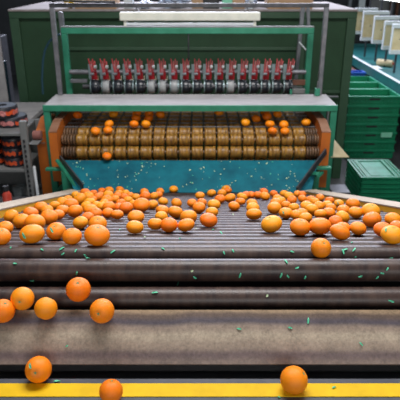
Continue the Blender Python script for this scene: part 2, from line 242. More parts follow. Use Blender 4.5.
CAMP = Vector((0, 0, CAMZ))
# ------------------------------------------------------------ setting
bm = NB(); box(bm, -6, 7, -1, 12, -.1, 0); struct('floor', bm, M['floor'])
bm = NB(); box(bm, -6, 7, 12, 12.2, 0, 5.4); struct('wall_back', bm, M['wall'])
bm = NB(); box(bm, -6.2, -6, -1, 12, 0, 5.4); struct('wall_left', bm, M['wall'])
bm = NB(); box(bm, 7, 7.2, -1, 12, 0, 5.4); struct('wall_right', bm, M['wall'])

# ------------------------------------------------------------ green cabinet at the back
CX0, CX1, CY, CYB, CZ = -1.86, 1.53, 5.6, 6.95, 1.75
t = thing('machine_cabinet', 'big dark green steel cabinet with a dusty top behind the sorting machine', 'cabinet', ((CX0 + CX1) / 2, 6.2, 0))
bm = NB(); box(bm, CX0 + .05, CX1 - .05, CY + .04, CYB, .02, CZ - .02); obj('body', bm, M['cabinet'], t)
bm = NB(); box(bm, CX0, CX1, CY - .01, CYB + .02, CZ - .02, CZ, .004); obj('dusty_top', bm, M['dusty'], t, label='dusty pale grey top')
bm = NB(); box(bm, CX0, CX1, CY, CY + .04, CZ - .085, CZ - .021, .004); obj('top_rail', bm, M['cabinetframe'], t)
for a, b in ((CX0, CX0 + .09), (CX1 - .09, CX1)):
    bm = NB(); box(bm, a, b, CY, CYB, 0, CZ - .086, .004); obj('corner_post', bm, M['cabinetframe'], t)
bm = NB(); box(bm, .98, 1.04, CY - .005, CY + .04, .0, CZ - .09, .003); obj('post', bm, M['cabinetframe'], t)
for z, a, c in ((1.36, CX0 + .5, .98), (.93, 1.04, CX1 - .09)):
    bm = NB(); box(bm, a, c, CY + .018, CY + .04, z, z + .03, .003); obj('cross_rail', bm, M['cabinetframe'], t)
bm = NB(); box(bm, 1.32, 1.36, CY - .03, CY, 0, .86, .004); obj('cover_strip', bm, M['greypaint'], t, label='pale grey upright strip')
bm = NB(); cyl(bm, (1.2, CY - .005, .90), (1.42, CY - .005, .90), .012); obj('latch_rod', bm, M['steel'], t)

# things lying on the cabinet
def on_top(px, Y, w, d, h, name, m, label, cat, group=None):
    x = at(px, 5, Y).x; bm = NB(); box(bm, x - w / 2, x + w / 2, Y - d / 2, Y + d / 2, CZ, CZ + h, .006)
    return tag(obj(name, bm, m), label, cat, group)
on_top(98, 5.78, .40, .3, .16, 'cardboard_box', M['card'], 'brown cardboard box beside the yellow ball on the green cabinet', 'box')
on_top(198, 5.78, .12, .16, .2, 'cardboard_box', M['card'], 'narrow brown carton beside the black box on the cabinet top', 'box')
on_top(211, 5.78, .16, .2, .2, 'storage_box', M['black'], 'black box standing between cartons on the cabinet top', 'box')
on_top(227, 5.78, .10, .14, .16, 'carton', M['label'], 'small pale green and white carton on the cabinet top', 'box')
on_top(238, 5.78, .12, .2, .2, 'cardboard_box', M['card'], 'brown carton right of the pale green carton on the cabinet', 'box')
on_top(288, 5.78, .44, .3, .15, 'cardboard_box', M['card'], 'long brown cardboard box at the right end of the cabinet top', 'box')
on_top(129, 5.75, .09, .12, .14, 'carton', M['white'], 'small white carton with red and green patches on the cabinet', 'box')
bm = NB(); x = at(128, 5, 5.7).x; box(bm, x - .03, x + .045, 5.698, 5.716, CZ + .03, CZ + .12, .002)
tag(obj('packet', bm, M['redcap']), 'little red packet in front of the small white carton on cabinet', 'packet')
bm = NB(); x = at(70, 2, 5.75).x; bmesh.ops.create_uvsphere(bm, u_segments=20, v_segments=12, radius=.062, matrix=Matrix.Translation((x, 5.75, CZ + .062)))
tag(obj('ball', bm, M['yellow'], smooth=True), 'yellow ball on the cabinet top left of the cardboard box', 'ball')
def bag(px, Y, w, h, lab, seed):
    rr = random.Random(seed); x = at(px, 5, Y).x; bm = NB()
    bmesh.ops.create_icosphere(bm, subdivisions=4, radius=1)
    for v in bm.verts:
        k = 1 + .28 * math.sin(v.co.x * 7 + seed) * math.sin(v.co.y * 6 + 1) + .2 * math.sin(v.co.z * 11 + v.co.x * 9 + seed) + rr.uniform(-.05, .05)
        v.co = Vector((x + v.co.x * w / 2 * k, Y + v.co.y * .12 * k, CZ + max(0, .5 + .5 * v.co.z * k) * h))
    tag(obj('plastic_bag', bm, M['bag'], smooth=True), lab, 'bag')
bag(174, 5.8, .26, .16, 'large crumpled clear plastic bag on the cabinet above the lamp', 1)
bag(145, 5.75, .12, .07, 'small crumpled clear plastic bag beside the white carton on cabinet', 2)
bag(251, 5.85, .12, .14, 'upright clear plastic bag between two cartons on the cabinet top', 3)
x = at(251, 8, 5.65).x
t = thing('glass_jar', 'small clear glass jar in front of the upright plastic bag on cabinet', 'jar', (x, 5.65, CZ))
bm = NB(); lathe_z(bm, [(.02, CZ), (.035, CZ + .004), (.035, CZ + .05), (.022, CZ + .065)], x, 5.65); obj('body', bm, M['glass'], t, smooth=True)
bm = NB(); lathe_z(bm, [(.024, CZ + .0655), (.024, CZ + .085)], x, 5.65); obj('lid', bm, M['white'], t, smooth=True)

# ------------------------------------------------------------ left background clutter
bm = NB(); a = at(4, 33, 6.0); box(bm, -2.07, -1.98, 5.6, 5.63, .6, 1.55, .004, None)
for v in bm.verts: v.co.x += (1.55 - v.co.z) * -.0 
tag(obj('white_board', bm, M['tabletop']), 'white board standing upright at the left side of the cabinet', 'board')
bm = NB(); bar(bm, (-2.35, 5.4, 2.0), (-1.96, 5.4, 1.62), .05, .05, .004); bar(bm, (-2.35, 5.4, 0), (-2.35, 5.4, 2.02), .05, .05, .004)
tag(obj('brace_post', bm, M['steel']), 'grey steel post with slanting brace left of the cabinet', 'post')
bm = NB(); box(bm, -3.2, -2.45, 6.6, 7.2, 0, 1.35, .01); tag(obj('dark_machine', bm, M['darksteel']), 'dark machine housing in the shade left of the green cabinet', 'machine')
bm = NB(); box(bm, -2.32, -2.1, 5.9, 6.05, 0, 1.2, .01); tag(obj('blue_drum', bm, M['hose']), 'dark blue upright box behind the white board', 'box')

# bench with a flat grey top
t = thing('side_bench', 'low grey bench with flat top between the film rack and green cabinet', 'bench', (-1.7, 4.8, 0))
bm = NB(); box(bm, -2.3, -1.42, 4.45, 5.12, .91, .95, .004); obj('bench_top', bm, M['tabletop'], t)
bm = NB(); box(bm, -2.28, -1.46, 4.5, 5.1, .02, .90, .004); obj('body', bm, M['greypaint'], t)

# rack with film rolls
t = thing('storage_rack', 'grey steel rack holding black film rolls at the left edge', 'rack', (-1.55, 4.2, 0))
RX = at(25.5, 150, 4.0).x
bm = NB(); box(bm, RX - .02, RX + .03, 3.98, 4.03, 0, 1.06, .003)
obj('upright', bm, M['greypaint'], t, label='pale grey perforated upright')
for k in range(22):
    bm = NB(); box(bm, RX - .002, RX + .012, 3.972, 3.979, .06 + k * .04, .08 + k * .04); obj('slot', bm, M['black'], t)
bm = NB(); box(bm, RX - .02, RX + .03, 4.38, 4.43, 0, .97, .003); obj('upright', bm, M['greypaint'], t)
for z in (.945, .655, .37):
    bm = NB(); box(bm, -2.4, RX - .022, 3.99, 4.42, z, z + .022, .003); obj('shelf', bm, M['greypaint'], t)
def film_roll(x, y, z, r, h, label, group=None, band='pinkprint'):
    t = thing('film_roll', label, 'roll', (x, y, z), group)
    bm = NB(); lathe_z(bm, [(r * .34, z + h), (r * .97, z + h), (r, z + h - .006), (r, z + .006), (r * .97, z), (r * .34, z), (r * .34, z + h)], x, y, 40, False)
    obj('film', bm, M['roll'], t, smooth=True)
    bm = NB(); lathe_z(bm, [(r * .32, z + h + .001), (r * .90, z + h + .001)], x, y, 40, False); obj('roll_end', bm, M['rollside'], t, label='grey end face')
    for k in range(9):
        a = math.radians(195 + k * 40 + 10 * (k % 2)); ww = .05 if band == 'pinkprint' else .028
        m_ = M[band] if k % 3 else M['orangeprint']
        bm = NB()
        Mx = Matrix.Translation((x, y, 0)) @ Matrix.Rotation(a, 4, 'Z')
        n = 5; pts = []
        for i in range(n + 1):
            da = (i / n - .5) * ww * 2 / r
            pts.append((math.cos(da) * (r + .0008), math.sin(da) * (r + .0008)))
        lo, hi = z + h * .28, z + h * .68
        A = [bm.verts.new(Mx @ Vector((p[0], p[1], lo + .006 * math.sin(i * 2.3 + k)))) for i, p in enumerate(pts)]
        B = [bm.verts.new(Mx @ Vector((p[0], p[1], hi + .008 * math.sin(i * 1.7 + k)))) for i, p in enumerate(pts)]
        for i in range(n): bm.faces.new((A[i], A[i + 1], B[i + 1], B[i]))
        obj('print', bm, m_, t)
    return t
film_roll(-1.50, 4.25, .968, .125, .075, 'lower black film roll with pink print on the rack')
film_roll(-1.545, 4.22, 1.045, .115, .085, 'topmost black film roll with pink print on the rack')
film_roll(-1.76, 4.25, .968, .125, .075, 'black film roll at the left end of the rack top')
for row in range(3):
    for k in range(4):
        x = -1.43 - .185 * k - .03; z = .678 + row * .078
        film_roll(x, 4.12 + .02 * (k % 2), z, .088, .072, 'black film roll with orange print on the rack shelf, %s layer, %s from the upright' % (('bottom', 'middle', 'top')[row], ('first', 'second', 'third', 'fourth')[k]), 'black film rolls with orange print on the rack shelf', 'orangeprint')
# glass cup, bottle, dish, pipe near the rack foot
t = thing('glass_jug', 'clear glass jug on the rack shelf below the film rolls', 'jug', (-1.47, 4.15, .393))
bm = NB(); lathe_z(bm, [(.0, .393), (.045, .395), (.052, .49), (.050, .49), (.043, .40), (0, .40)], -1.47, 4.13, 28, False); obj('body', bm, M['glass'], t, smooth=True)
bm = NB(); tube(bm, [(-1.42, 4.13, .47), (-1.39, 4.13, .465), (-1.39, 4.13, .42), (-1.42, 4.13, .41)], .005); obj('handle', bm, M['glass'], t, smooth=True)
p = at(7, 197, 3.2)
t = thing('bottle', 'small dark bottle with red band left of the yellow rail', 'bottle', p)
bm = NB(); lathe_z(bm, [(.026, p.z - .12), (.028, p.z - .1), (.028, p.z + .02), (.012, p.z + .045)], p.x, p.y, 20); obj('body', bm, M['redcap'], t, smooth=True)
bm = NB(); lathe_z(bm, [(.018, p.z + .0455), (.018, p.z + .075)], p.x, p.y, 20); obj('cap', bm, M['black'], t, smooth=True, label='black cap')
t = thing('utility_cart', 'grey side cart with flat tray beside the left rail', 'cart', (p.x - .1, 3.2, 0))
bm = NB(); box(bm, -1.7, -1.12, 2.95, 3.5, p.z - .145, p.z - .121, .004); obj('tray', bm, M['darksteel'], t)
for a in (-1.68, -1.15):
    for b in (2.98, 3.47):
        bm = NB(); box(bm, a - .012, a + .012, b - .012, b + .012, 0, p.z - .146); obj('leg', bm, M['darksteel'], t)
q = Vector((-1.22, 3.1, p.z - .12))
bm = NB(); lathe_z(bm, [(.07, q.z), (.085, q.z + .012), (.09, q.z + .05), (.086, q.z + .05), (.08, q.z + .014), (.0, q.z + .010)], q.x, q.y, 32, False)
tag(obj('dish', bm, M['white'], smooth=True), 'round white dish beside the left rail of the conveyor', 'dish')
bm = NB(); cyl(bm, at(34, 166, 4.05), at(38, 196, 3.98), .012); o = obj('white_pipe', bm, M['white'], smooth=True)
tag(o, 'thin white pipe leaning between the rack and orange panel', 'pipe')
a = Vector((-1.262, 4.11, at(34, 135, 4.11).z)); bm = NB(); lathe_x(bm, [(a.x - .035, .02), (a.x - .03, .036), (a.x + .03, .036), (a.x + .035, .02)], a.y, a.z)
tag(obj('rolled_sack', bm, M['sack'], smooth=True), 'rolled maroon sack lying on a bracket of the film rack by the orange panel', 'sack')
bm = NB(); box(bm, RX + .031, a.x + .03, 4.0, 4.15, a.z - .046, a.z - .037, .002); rkk = [o_ for o_ in bpy.data.objects if o_.name.startswith('storage_rack')][0]; obj('side_bracket', bm, M['greypaint'], rkk)

# ------------------------------------------------------------ roller grader with orange cheeks
GX0, GX1 = -1.065, .905
CEN = [(4.02, .715), (4.015, .811), (4.058, .897), (4.138, .925)] + [(4.25 + .118 * k, .928) for k in range(5)]
gr = thing('roller_grader', 'wide grader of amber barrel rollers between orange side cheeks under the green table', 'grader', (-.08, 4.4, 0))
lane = .0981; L0 = -.952
bmb = NB(); h = lane / 2 - .0065
lathe_x(bmb, [(-h, .020), (-h, .040), (-h + .004, .0445), (-h * .55, .0462), (-h * .5, .0445), (0, .0435), (h * .5, .0445), (h * .55, .0462), (h - .004, .0445), (h, .040), (h, .020)], 0, 0, 22)
bmesh.ops.recalc_face_normals(bmb, faces=bmb.faces)
me_b = bpy.data.meshes.new('barrel'); bmb.to_mesh(me_b); bmb.free(); me_b.materials.append(M['barrel'])
me_b.polygons.foreach_set('use_smooth', [True] * len(me_b.polygons))
try: me_b.set_sharp_from_angle(angle=math.radians(45))
except Exception: pass
for i, (y, z) in enumerate(CEN):
    bm = NB(); lathe_x(bm, [(GX0 + .002, .016), (GX1 - .002, .016)], y, z, 10)
    for xx in [GX0 + .008 + .022 * k for k in range(5)] + [GX1 - .012 - .020 * k for k in range(5)]:
        lathe_x(bm, [(xx, .018), (xx, .040), (xx + .003, .044), (xx + .012, .044), (xx + .015, .040), (xx + .015, .018)], y, z, 20)
    ro = obj('roller', bm, M['barreldark'], gr, smooth=True)
    for k in range(18):
        o = bpy.data.objects.new('barrel', me_b); COL.objects.link(o); o.parent = ro
        o.location = (L0 + lane * (k + .5), y, z); o.rotation_euler = (random.uniform(0, 6.28), 0, 0)
for k in range(5):
    bm = NB(); cyl(bm, (GX0, 4.194 + .118 * k, .962), (GX1, 4.194 + .118 * k, .962), .0045 + .001 * (k == 0), 8); obj('spacer_rod', bm, M['steel'], gr, label='thin pale steel rod')
for k in range(19):
    x = L0 + lane * k
    bm = NB()
    prism(bm, [(4.16, .930), (4.79, .930), (4.79, .968), (4.16, .968)], 'x', x - .004, x + .004)
    obj('lane_chain', bm, M['blackdisc'], gr)
def cheek(x0, x1, m_, bottom):
    bm = NB(); prism(bm, [(3.94, .985), (3.94, bottom), (4.12, bottom), (4.12, .60), (4.81, .60), (4.81, 1.03), (4.10, 1.03)], 'x', x0, x1)
    return bm
obj('side_cheek', cheek(GX0 - .062, GX0 - .001, M['orangepaint'], .60), M['orangepaint'], gr, label='orange left cheek')
obj('side_cheek', cheek(GX1 + .001, GX1 + .068, M['orangepaint'], .55), M['orangepaint'], gr, label='orange right cheek')
for a, b in ((GX0 - .062, GX0 - .001), (GX1 + .001, GX1 + .068)):
    bm = NB(); prism(bm, [(3.94, .987), (4.10, 1.032), (4.81, 1.032), (4.81, 1.038), (4.10, 1.038), (3.94, .993)], 'x', a, b); obj('cheek_top', bm, M['brownpaint'], gr, label='worn brown top of the cheek')
bm = NB(); prism(bm, [(4.18, .02), (4.5, .02), (4.5, .99), (4.36, 1.0), (4.18, .93)], 'x', -1.295, -1.215)
tag(obj('orange_guard', bm, M['orangepaint']), 'upright orange guard panel outside the left green table leg', 'panel')
a = at(41, 146, 3.97)
bm = NB(); bar(bm, at(39, 143, 4.17), at(45, 143, 4.17), .012, .012); tag(obj('latch_bar', bm, M['brownpaint']), 'small rusty latch bar on the orange guard panel', 'latch')

# teal chute with its guide arms
ch = thing('teal_chute', 'sloping teal sheet metal chute from the grader down to the conveyor', 'chute', (-.06, 3.8, 0))
CA = (3.955, .765); CB = (3.655, .622)
bm = NB()
th = .006
pts = [(-1.05, *CA), (.90, *CA), (.80, *CB), (-.90, *CB)]
T = [bm.verts.new(p) for p in pts]; Bv = [bm.verts.new((p[0], p[1] + .003, p[2] - th)) for p in pts]
bm.faces.new(T); bm.faces.new(Bv[::-1])
for i in range(4): bm.faces.new((T[i], Bv[i], Bv[(i + 1) % 4], T[(i + 1) % 4]))
obj('sheet', bm, M['teal'], ch)
bm = NB(); box(bm, -.90, .80, 3.65, 3.662, .40, .612); obj('apron', bm, M['teal'], ch)
bm = NB(); bar(bm, at(60, 158, 3.93), at(83, 187, 3.64), .012, .05, .002); obj('guide_arm', bm, M['darksteel'], ch, label='dark slanting rubber edged arm')
bm = NB(); bar(bm, at(326, 151, 3.93), at(297, 190, 3.62), .012, .05, .002); obj('guide_arm', bm, M['darksteel'], ch, label='dark slanting rubber edged arm')
for s, x in ((-1, -1.02), (1, .88)):
    bm = NB()
    y0 = 3.78
    prism(bm, [(x, .50), (x - s * .16, .50), (x - s * .0, .74)], 'y', y0, y0 + .012); obj('side_gusset', bm, M['green'], ch)
for (p, q, w_) in (((46, 169), (62, 169), .045), ((57, 160), (76, 187), .03), ((316, 168), (331, 168), .05), ((322, 172), (304, 190), .035), ((306, 174), (318, 174), .03)):
    bm = NB(); bar(bm, at(*p, 3.90), at(*q, 3.90 if w_ > .04 else 3.72), .02, w_, .003, up=(0, 1, 0)); obj('green_bracket', bm, M['green'], ch, label='green steel bracket')
# leaf flecks are laid on the chute further down

# ------------------------------------------------------------ green work table over the grader
tb = thing('work_table', 'green steel table with a long dusty grey top above the roller grader', 'table', (-.08, 4.4, 0))
TX0, TX1, TZ = -1.205, 1.055, 1.145
bm = NB(); box(bm, TX0 + .004, TX1 - .004, 4.155, 4.55, TZ - .006, TZ, .002); obj('tabletop', bm, M['tabletop'], tb, label='dusty light grey top')
bm = NB(); box(bm, TX0, TX1, 4.13, 4.15, TZ - .045, TZ + .001, .003); obj('front_apron', bm, M['green'], tb)
for x in (TX0, TX1 - .02):
    bm = NB(); box(bm, x, x + .02, 4.151, 4.55, TZ - .045, TZ - .007, .003); obj('side_apron', bm, M['green'], tb)
for x in (TX0 + .0, TX1 - .05):
    for y in (4.135, 4.50):
        bm = NB(); box(bm, x, x + .05, y, y + .05, 0, TZ - .046, .004); obj('leg', bm, M['green'], tb)
for s, x in ((-1, TX0 + .05), (1, TX1 - .05)):
    bm = NB(); bar(bm, (x - s * 0, 4.128, .66), (x - s * .13, 4.05, .66), .05, .05, .004) ; obj('bracket', bm, M['green'], tb)
    bm = NB(); bar(bm, (x - s * .02, 4.10, .46), (x - s * .12, 3.97, .58), .035, .03, .004) ; obj('brace', bm, M['green'], tb)
bm = NB(); cyl(bm, at(291, 93, 4.5) - Vector((0, 0, .01)), at(291, 93, 4.5) + Vector((0, 0, .03)), .01)
obj('peg', bm, M['green'], tb)
bm = NB(); x = at(316.5, 96, 4.5).x; box(bm, x - .02, x + .02, 4.47, 4.51, TZ + .001, TZ + .06, .003); tg = obj('clamp', bm, M['green'], tb)
bm = NB(); cyl(bm, (x, 4.49, TZ + .061), (x, 4.49, TZ + .12), .006); obj('clamp_screw', bm, M['steel'], tg)

# green gate frame behind the table
fr = thing('green_frame', 'tall green steel frame standing behind the grey table top', 'frame', (-.1, 4.85, 0))
FX0, FX1 = at(64, 60, 4.85).x, at(311.5, 60, 4.85).x; FZ = at(200, 27.5, 4.85).z
bm = NB(); box(bm, FX0, FX1, 4.83, 4.87, FZ - .05, FZ, .004); obj('top_bar', bm, M['green'], fr)
bm = NB(); box(bm, FX0, FX1, 4.832, 4.868, FZ + .0005, FZ + .012, .003); obj('cap_strip', bm, M['greypaint'], fr)
for x in (FX0, FX1 - .05):
    bm = NB(); box(bm, x, x + .05, 4.83, 4.87, 0, FZ - .051, .004); obj('post', bm, M['green'], fr)
x = at(188.5, 40, 4.85).x
bm = NB(); cyl(bm, (x, 4.85, FZ - .28), (x, 4.85, FZ - .051), .006); obj('hanging_rod', bm, M['darksteel'], fr)

# finger wheel bank
wb = thing('finger_wheel_bank', 'row of black and white wheels with red fingers on a long shaft behind the table', 'machine part', (-.07, 4.78, 0))
SY, SZ = 4.78, 1.165
bm = NB(); cyl(bm, (-1.02, SY, SZ), (.80, SY, SZ), .022); obj('lower_shaft', bm, M['darksteel'], wb, smooth=True)
bm = NB(); cyl(bm, (FX0 + .052, SY + .02, 1.285), (FX1 - .052, SY + .02, 1.285), .020); obj('upper_shaft', bm, M['steel'], wb, smooth=True)
bm = NB(); box(bm, FX0 + .052, -.98, SY, SY + .03, SZ + .03, SZ + .06, .003); obj('end_bar', bm, M['steel'], wb)
bm = NB(); box(bm, .80, FX1 - .052, SY, SY + .03, SZ + .01, SZ + .055, .003); obj('end_bar', bm, M['rust'], wb, label='rusty brown end bar')
bm = NB(); box(bm, .76, FX1 - .052, SY - .02, SY + .1, SZ - .06, SZ - .02, .003); obj('end_block', bm, M['greypaint'], wb, label='pale grey block')
white = {1, 5, 6, 7, 12}
for k in range(18):
    x = -.907 + lane * k
    root = None
    dm = M['whitedisc'] if k in white else M['blackdisc']
    bm = NB(); lathe_x(bm, [(x - .030, .023), (x - .030, .058), (x - .024, .062), (x + .018, .062), (x + .024, .058), (x + .024, .023)], SY, SZ, 26)
    root = obj('wheel', bm, dm, wb, smooth=True, **({'label': 'white wheel'} if k in white else {}))
    bm = NB(); lathe_x(bm, [(x - .040, .023), (x - .040, .070), (x - .031, .070), (x - .031, .023)], SY, SZ, 26); obj('flange', bm, M['greydisc'], root, smooth=True)
    bm = NB(); lathe_x(bm, [(x + .026, .023), (x + .026, .052), (x + .040, .052), (x + .040, .023)], SY, SZ, 26); obj('collar', bm, M['blackdisc'] if k % 4 != 3 else M['greydisc'], root, smooth=True)
    lean = (k - 8) * .0016
    for q, (dx, ph) in enumerate(((-.016, .0), (-.004, .35), (.008, -.3), (.018, .2))):
        bm = NB()
        z0 = SZ + .066
        tip = Vector((x + dx * 1.5 + lean * 1.6, SY - .02 + .03 * ph, 1.405 - .02 * (q % 2)))
        mid = Vector((x + dx, SY - .055 - .01 * ph, 1.30)); low = Vector((x + dx, SY - .035, z0))
        bar(bm, low, mid, .005, .016, .001, up=(1, 0, 0)); bar(bm, mid, tip, .0045, .009, .001, up=(1, 0, 0))
        obj('red_finger', bm, M['red'], root, label='red curved finger')
    bm = NB(); bar(bm, (x - .034, SY - .03, z0 + .0), (x - .034, SY - .03, 1.36), .006, .03, .001, up=(1, 0, 0)); obj('bracket', bm, M['greydisc'], root)
    bm = NB(); cyl(bm, (x + .012, SY - .085, 1.345), (x + .034, SY - .085, 1.345), .014, 12); obj('nut', bm, M['whitedisc'], root)
    bm = NB(); cyl(bm, (x - .028, SY - .075, 1.285), (x + .006, SY - .075, 1.285), .012, 12); obj('nut', bm, M['steel'], root)
    if k < 7:
        bm = NB(); x1 = x + .02; yb = SY - .08
        box(bm, x1, x1 + .022, yb, yb + .004, 1.235, 1.241); box(bm, x1 + .018, x1 + .023, yb, yb + .004, 1.2415, 1.272); obj('hook', bm, M['railtop'] if k > 1 else M['brownpaint'], root)

# ------------------------------------------------------------ pipe gantry and the lamp
gt = thing('pipe_gantry', 'grey steel pipe gantry standing on both ends of the table', 'frame', (-.08, 4.6, TZ))
GL, GR_ = at(52, 8, 4.52).x, at(326.5, 8, 4.52).x; GZ = at(200, 7.5, 4.52).z
for x in (GL, GR_):
    xb = min(max(x, TX0 + .02), TX1 - .02)
    bm = NB(); bar(bm, (xb, 4.52, TZ + .002), (x, 4.52, GZ), .036, .036, .004, up=(0, 1, 0)); obj('post', bm, M['steel'], gt)
bm = NB(); bar(bm, (GL - .018, 4.52, GZ + .016), (GR_ + .018, 4.52, GZ + .016), .03, .032, .004); obj('cross_pipe', bm, M['darksteel'], gt)
bm = NB(); tube(bm, [(GL + .01, 4.49, GZ + .045), (GL + .05, 4.49, GZ + .055), (GL + .25, 4.49, GZ + .045), (GL + .5, 4.49, GZ + .042)], .009); obj('cable', bm, M['black'], gt, smooth=True)
s2 = thing('rear_pipe', 'second thinner grey pipe behind the left gantry post', 'pipe', (-1.2, 4.78, 0))
bm = NB(); a = at(60.5, 12, 5.0); bar(bm, (a.x + .05, 5.0, .0), (a.x, 5.0, a.z), .04, .04, .004, up=(0, 1, 0)); obj('post', bm, M['steel'], s2)
s3 = thing('right_support', 'leaning grey support post with a brace behind the right of the frame', 'post', (.95, 5.2, 0))
a = at(303, 6, 5.15); b = at(295, 94, 5.15); b2 = b + (b - a) * 2.2
b2.z = 0
bm = NB(); bar(bm, b2, a, .035, .035, .004, up=(0, 1, 0)); obj('post', bm, M['steel'], s3)
bm = NB(); bar(bm, at(308.5, 28, 5.2), at(308, 5, 5.2), .03, .03, .003, up=(0, 1, 0)); obj('short_post', bm, M['steel'], s3)
bm = NB(); bar(bm, at(299, 42, 5.12), at(308, 52, 5.12), .012, .012, .002, up=(0, 1, 0)); obj('brace', bm, M['white'], s3, label='short pale diagonal brace')
bm = NB(); hp = [at(*q, 4.62) for q in ((43, 94), (42, 80), (43, 60), (45, 50), (49, 42), (54, 37), (60, 34))]
tube(bm, hp, .009); obj('hose', bm, M['hose'], gt, smooth=True, label='dark blue curving hose')
lp = thing('fluorescent_lamp', 'long white fluorescent lamp with unlit tube hanging from the pipe gantry', 'lamp', (-.04, 4.5, 1.76))
LX0, LX1 = at(120, 16, 4.5).x, at(260, 16, 4.5).x
z1, z0 = at(200, 12, 4.5).z, at(200, 20.5, 4.5).z
bm = NB(); box(bm, LX0, LX1, 4.46, 4.54, z0, z1, .008); obj('housing', bm, M['lamp'], lp)
z2 = at(200, 24, 4.5).z
bm = NB(); cyl(bm, (LX0 + .03, 4.49, z2), (LX1 - .03, 4.49, z2), .013); obj('lamp_tube', bm, M['tubeglass'], lp, smooth=True)
for x in (LX0 + .03, LX1 - .05):
    bm = NB(); box(bm, x, x + .02, 4.475, 4.505, z2 - .014, z0 - .001, .002); obj('tube_holder', bm, M['lamp'], lp)
for x in (LX0 + .13, LX1 - .1):
    bm = NB(); tube(bm, [(x - .02, 4.5, z1 + .001), (x, 4.52, GZ + .0), (x + .02, 4.5, z1 + .001)], .004, 8); obj('hanger', bm, M['steel'], lp)

# ------------------------------------------------------------ conveyor of plain rollers
NC = [(1.482, 1.290)]
sl = -.3227; pitch = .0785; dy = pitch / math.hypot(1, sl)
y = 1.482
while y + dy < 3.62:
    y += dy; NC.append((y, 1.290 + sl * (y - 1.482)))
NC = [(1.338, 1.231), (1.396, 1.291)] + NC
def xr(y): return .925 + (.745 - .925) * (y - 2.3) / 1.32
def xl(y): return -.887 + .042 * max(0, (y - 2.3) / 1.32)
cv = thing('roller_conveyor', 'sloping conveyor of worn dark rollers carrying the oranges', 'conveyor', (0, 2.5, 0))
for i, (y, z) in enumerate(NC):
    r = .033 if i < 3 else .0362; z -= 0 if i < 3 else .0032; bm = NB(); x0, x1 = xl(y) + .003, xr(y) - .002
    lathe_x(bm, [(x0, .01), (x0, r - .003), (x0 + .003, r), (x1 - .003, r), (x1, r - .003), (x1, .01)], y, z, 36)
    obj('roller', bm, M['roller'], cv, smooth=True)
bm = NB(); prism(bm, [(1.52, 1.12), (3.6, .45), (3.6, .54), (1.52, 1.215)], 'x', -.88, .78); obj('under_tray', bm, M['black'], cv)
def rail(side):
    # follows the roller plane; inner yellow face, pale top
    n = 14; ys = [1.30 + (3.66 - 1.30) * i / n for i in range(n + 1)]
    bmf, bmt, bms = NB(), NB(), NB()
    def top(y): return 1.3247 + sl * (max(y, 1.44) - 1.482)
    for bmx, prof in ((bmf, [(0, -.16), (0, .040), (.012, .040), (.012, -.16)]), (bmt, [(-.002, .0405), (-.002, .047), (.085, .058), (.085, .0405)]), (bms, [(.0125, -.16), (.0125, .040), (.02, .040), (.02, -.16)])):
        rows = []
        for y in ys:
            xb = xl(y) if side < 0 else xr(y)
            dz = -.034 * max(0, (y - 1.6) / 2.06)   # the rail runs slightly lower towards the chute
            rows.append([bmx.verts.new((xb + side * a, y, top(y) + b + dz)) for a, b in prof])
        for A, B in zip(rows, rows[1:]):
            for k in range(4): bmx.faces.new((A[k], A[(k + 1) % 4], B[(k + 1) % 4], B[k]))
        bmx.faces.new(rows[0]); bmx.faces.new(rows[-1][::-1])
    f = thing('side_rail', ('left' if side < 0 else 'right') + ' side rail of the roller conveyor with pale top and yellow inner face', 'rail', (side * .9, 2.5, 0))
    obj('inner_face', bmf, M['railface'], f, label='yellow inner face'); obj('top_board', bmt, M['railtop'], f, label='pale worn top'); obj('outer_face', bms, M['slate'], f)
    for y in (1.7, 3.3):
        xb = (xl(y) if side < 0 else xr(y)) + side * .045; zt = top(y)
        bm = NB(); box(bm, xb - .02, xb + .02, y - .02, y + .02, 0, zt + .003, .003); obj('leg', bm, M['slate'], f)
rail(-1); rail(1)

# discharge plate, black gap roller, front beam
pr = []
A = Vector((1.266, 1.241)); B = Vector((1.168, 1.137)); n_ = Vector((-(B - A).y, (B - A).x)).normalized()
if n_.x > 0: n_ = -n_
for i in range(13):
    t_ = i / 12; q = A.lerp(B, t_) + n_ * .010 * math.sin(math.pi * t_); pr.append((q.x, q.y))
bk = [(q[0] + .006, q[1] - .008) for q in pr[::-1]]
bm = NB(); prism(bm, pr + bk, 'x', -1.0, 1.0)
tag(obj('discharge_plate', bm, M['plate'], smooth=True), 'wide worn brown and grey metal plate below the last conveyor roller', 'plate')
lc = thing('front_conveyor', 'dark front beam with a yellow strip at the bottom edge of the view', 'conveyor', (0, 1.0, 0))
bm = NB(); lathe_x(bm, [(-1.0, .01), (-1.0, .032), (1.0, .032), (1.0, .01)], 1.185, 1.058, 32); obj('roller', bm, M['black'], lc, smooth=True, label='black roller in the gap')  # dark roller; its black also carries the shade under the plate lip
bm = NB(); box(bm, -1.0, 1.0, .78, 1.134, 1.08, 1.119, .002); obj('beam', bm, M['slate'], lc, label='dark slate grey beam')
bm = NB(); box(bm, -1.0, 1.0, 1.066, 1.113, 1.1195, 1.1215, .0005); obj('yellow_strip', bm, M['yellow'], lc, label='bright yellow strip')
bm = NB(); box(bm, -1.0, 1.0, .8, 1.36, .98, 1.0); obj('lower_tray', bm, M['black'], lc)
for x in (-.95, .95):
    bm = NB(); box(bm, x - .03, x + .03, .9, .96, 0, .979); obj('leg', bm, M['slate'], lc)

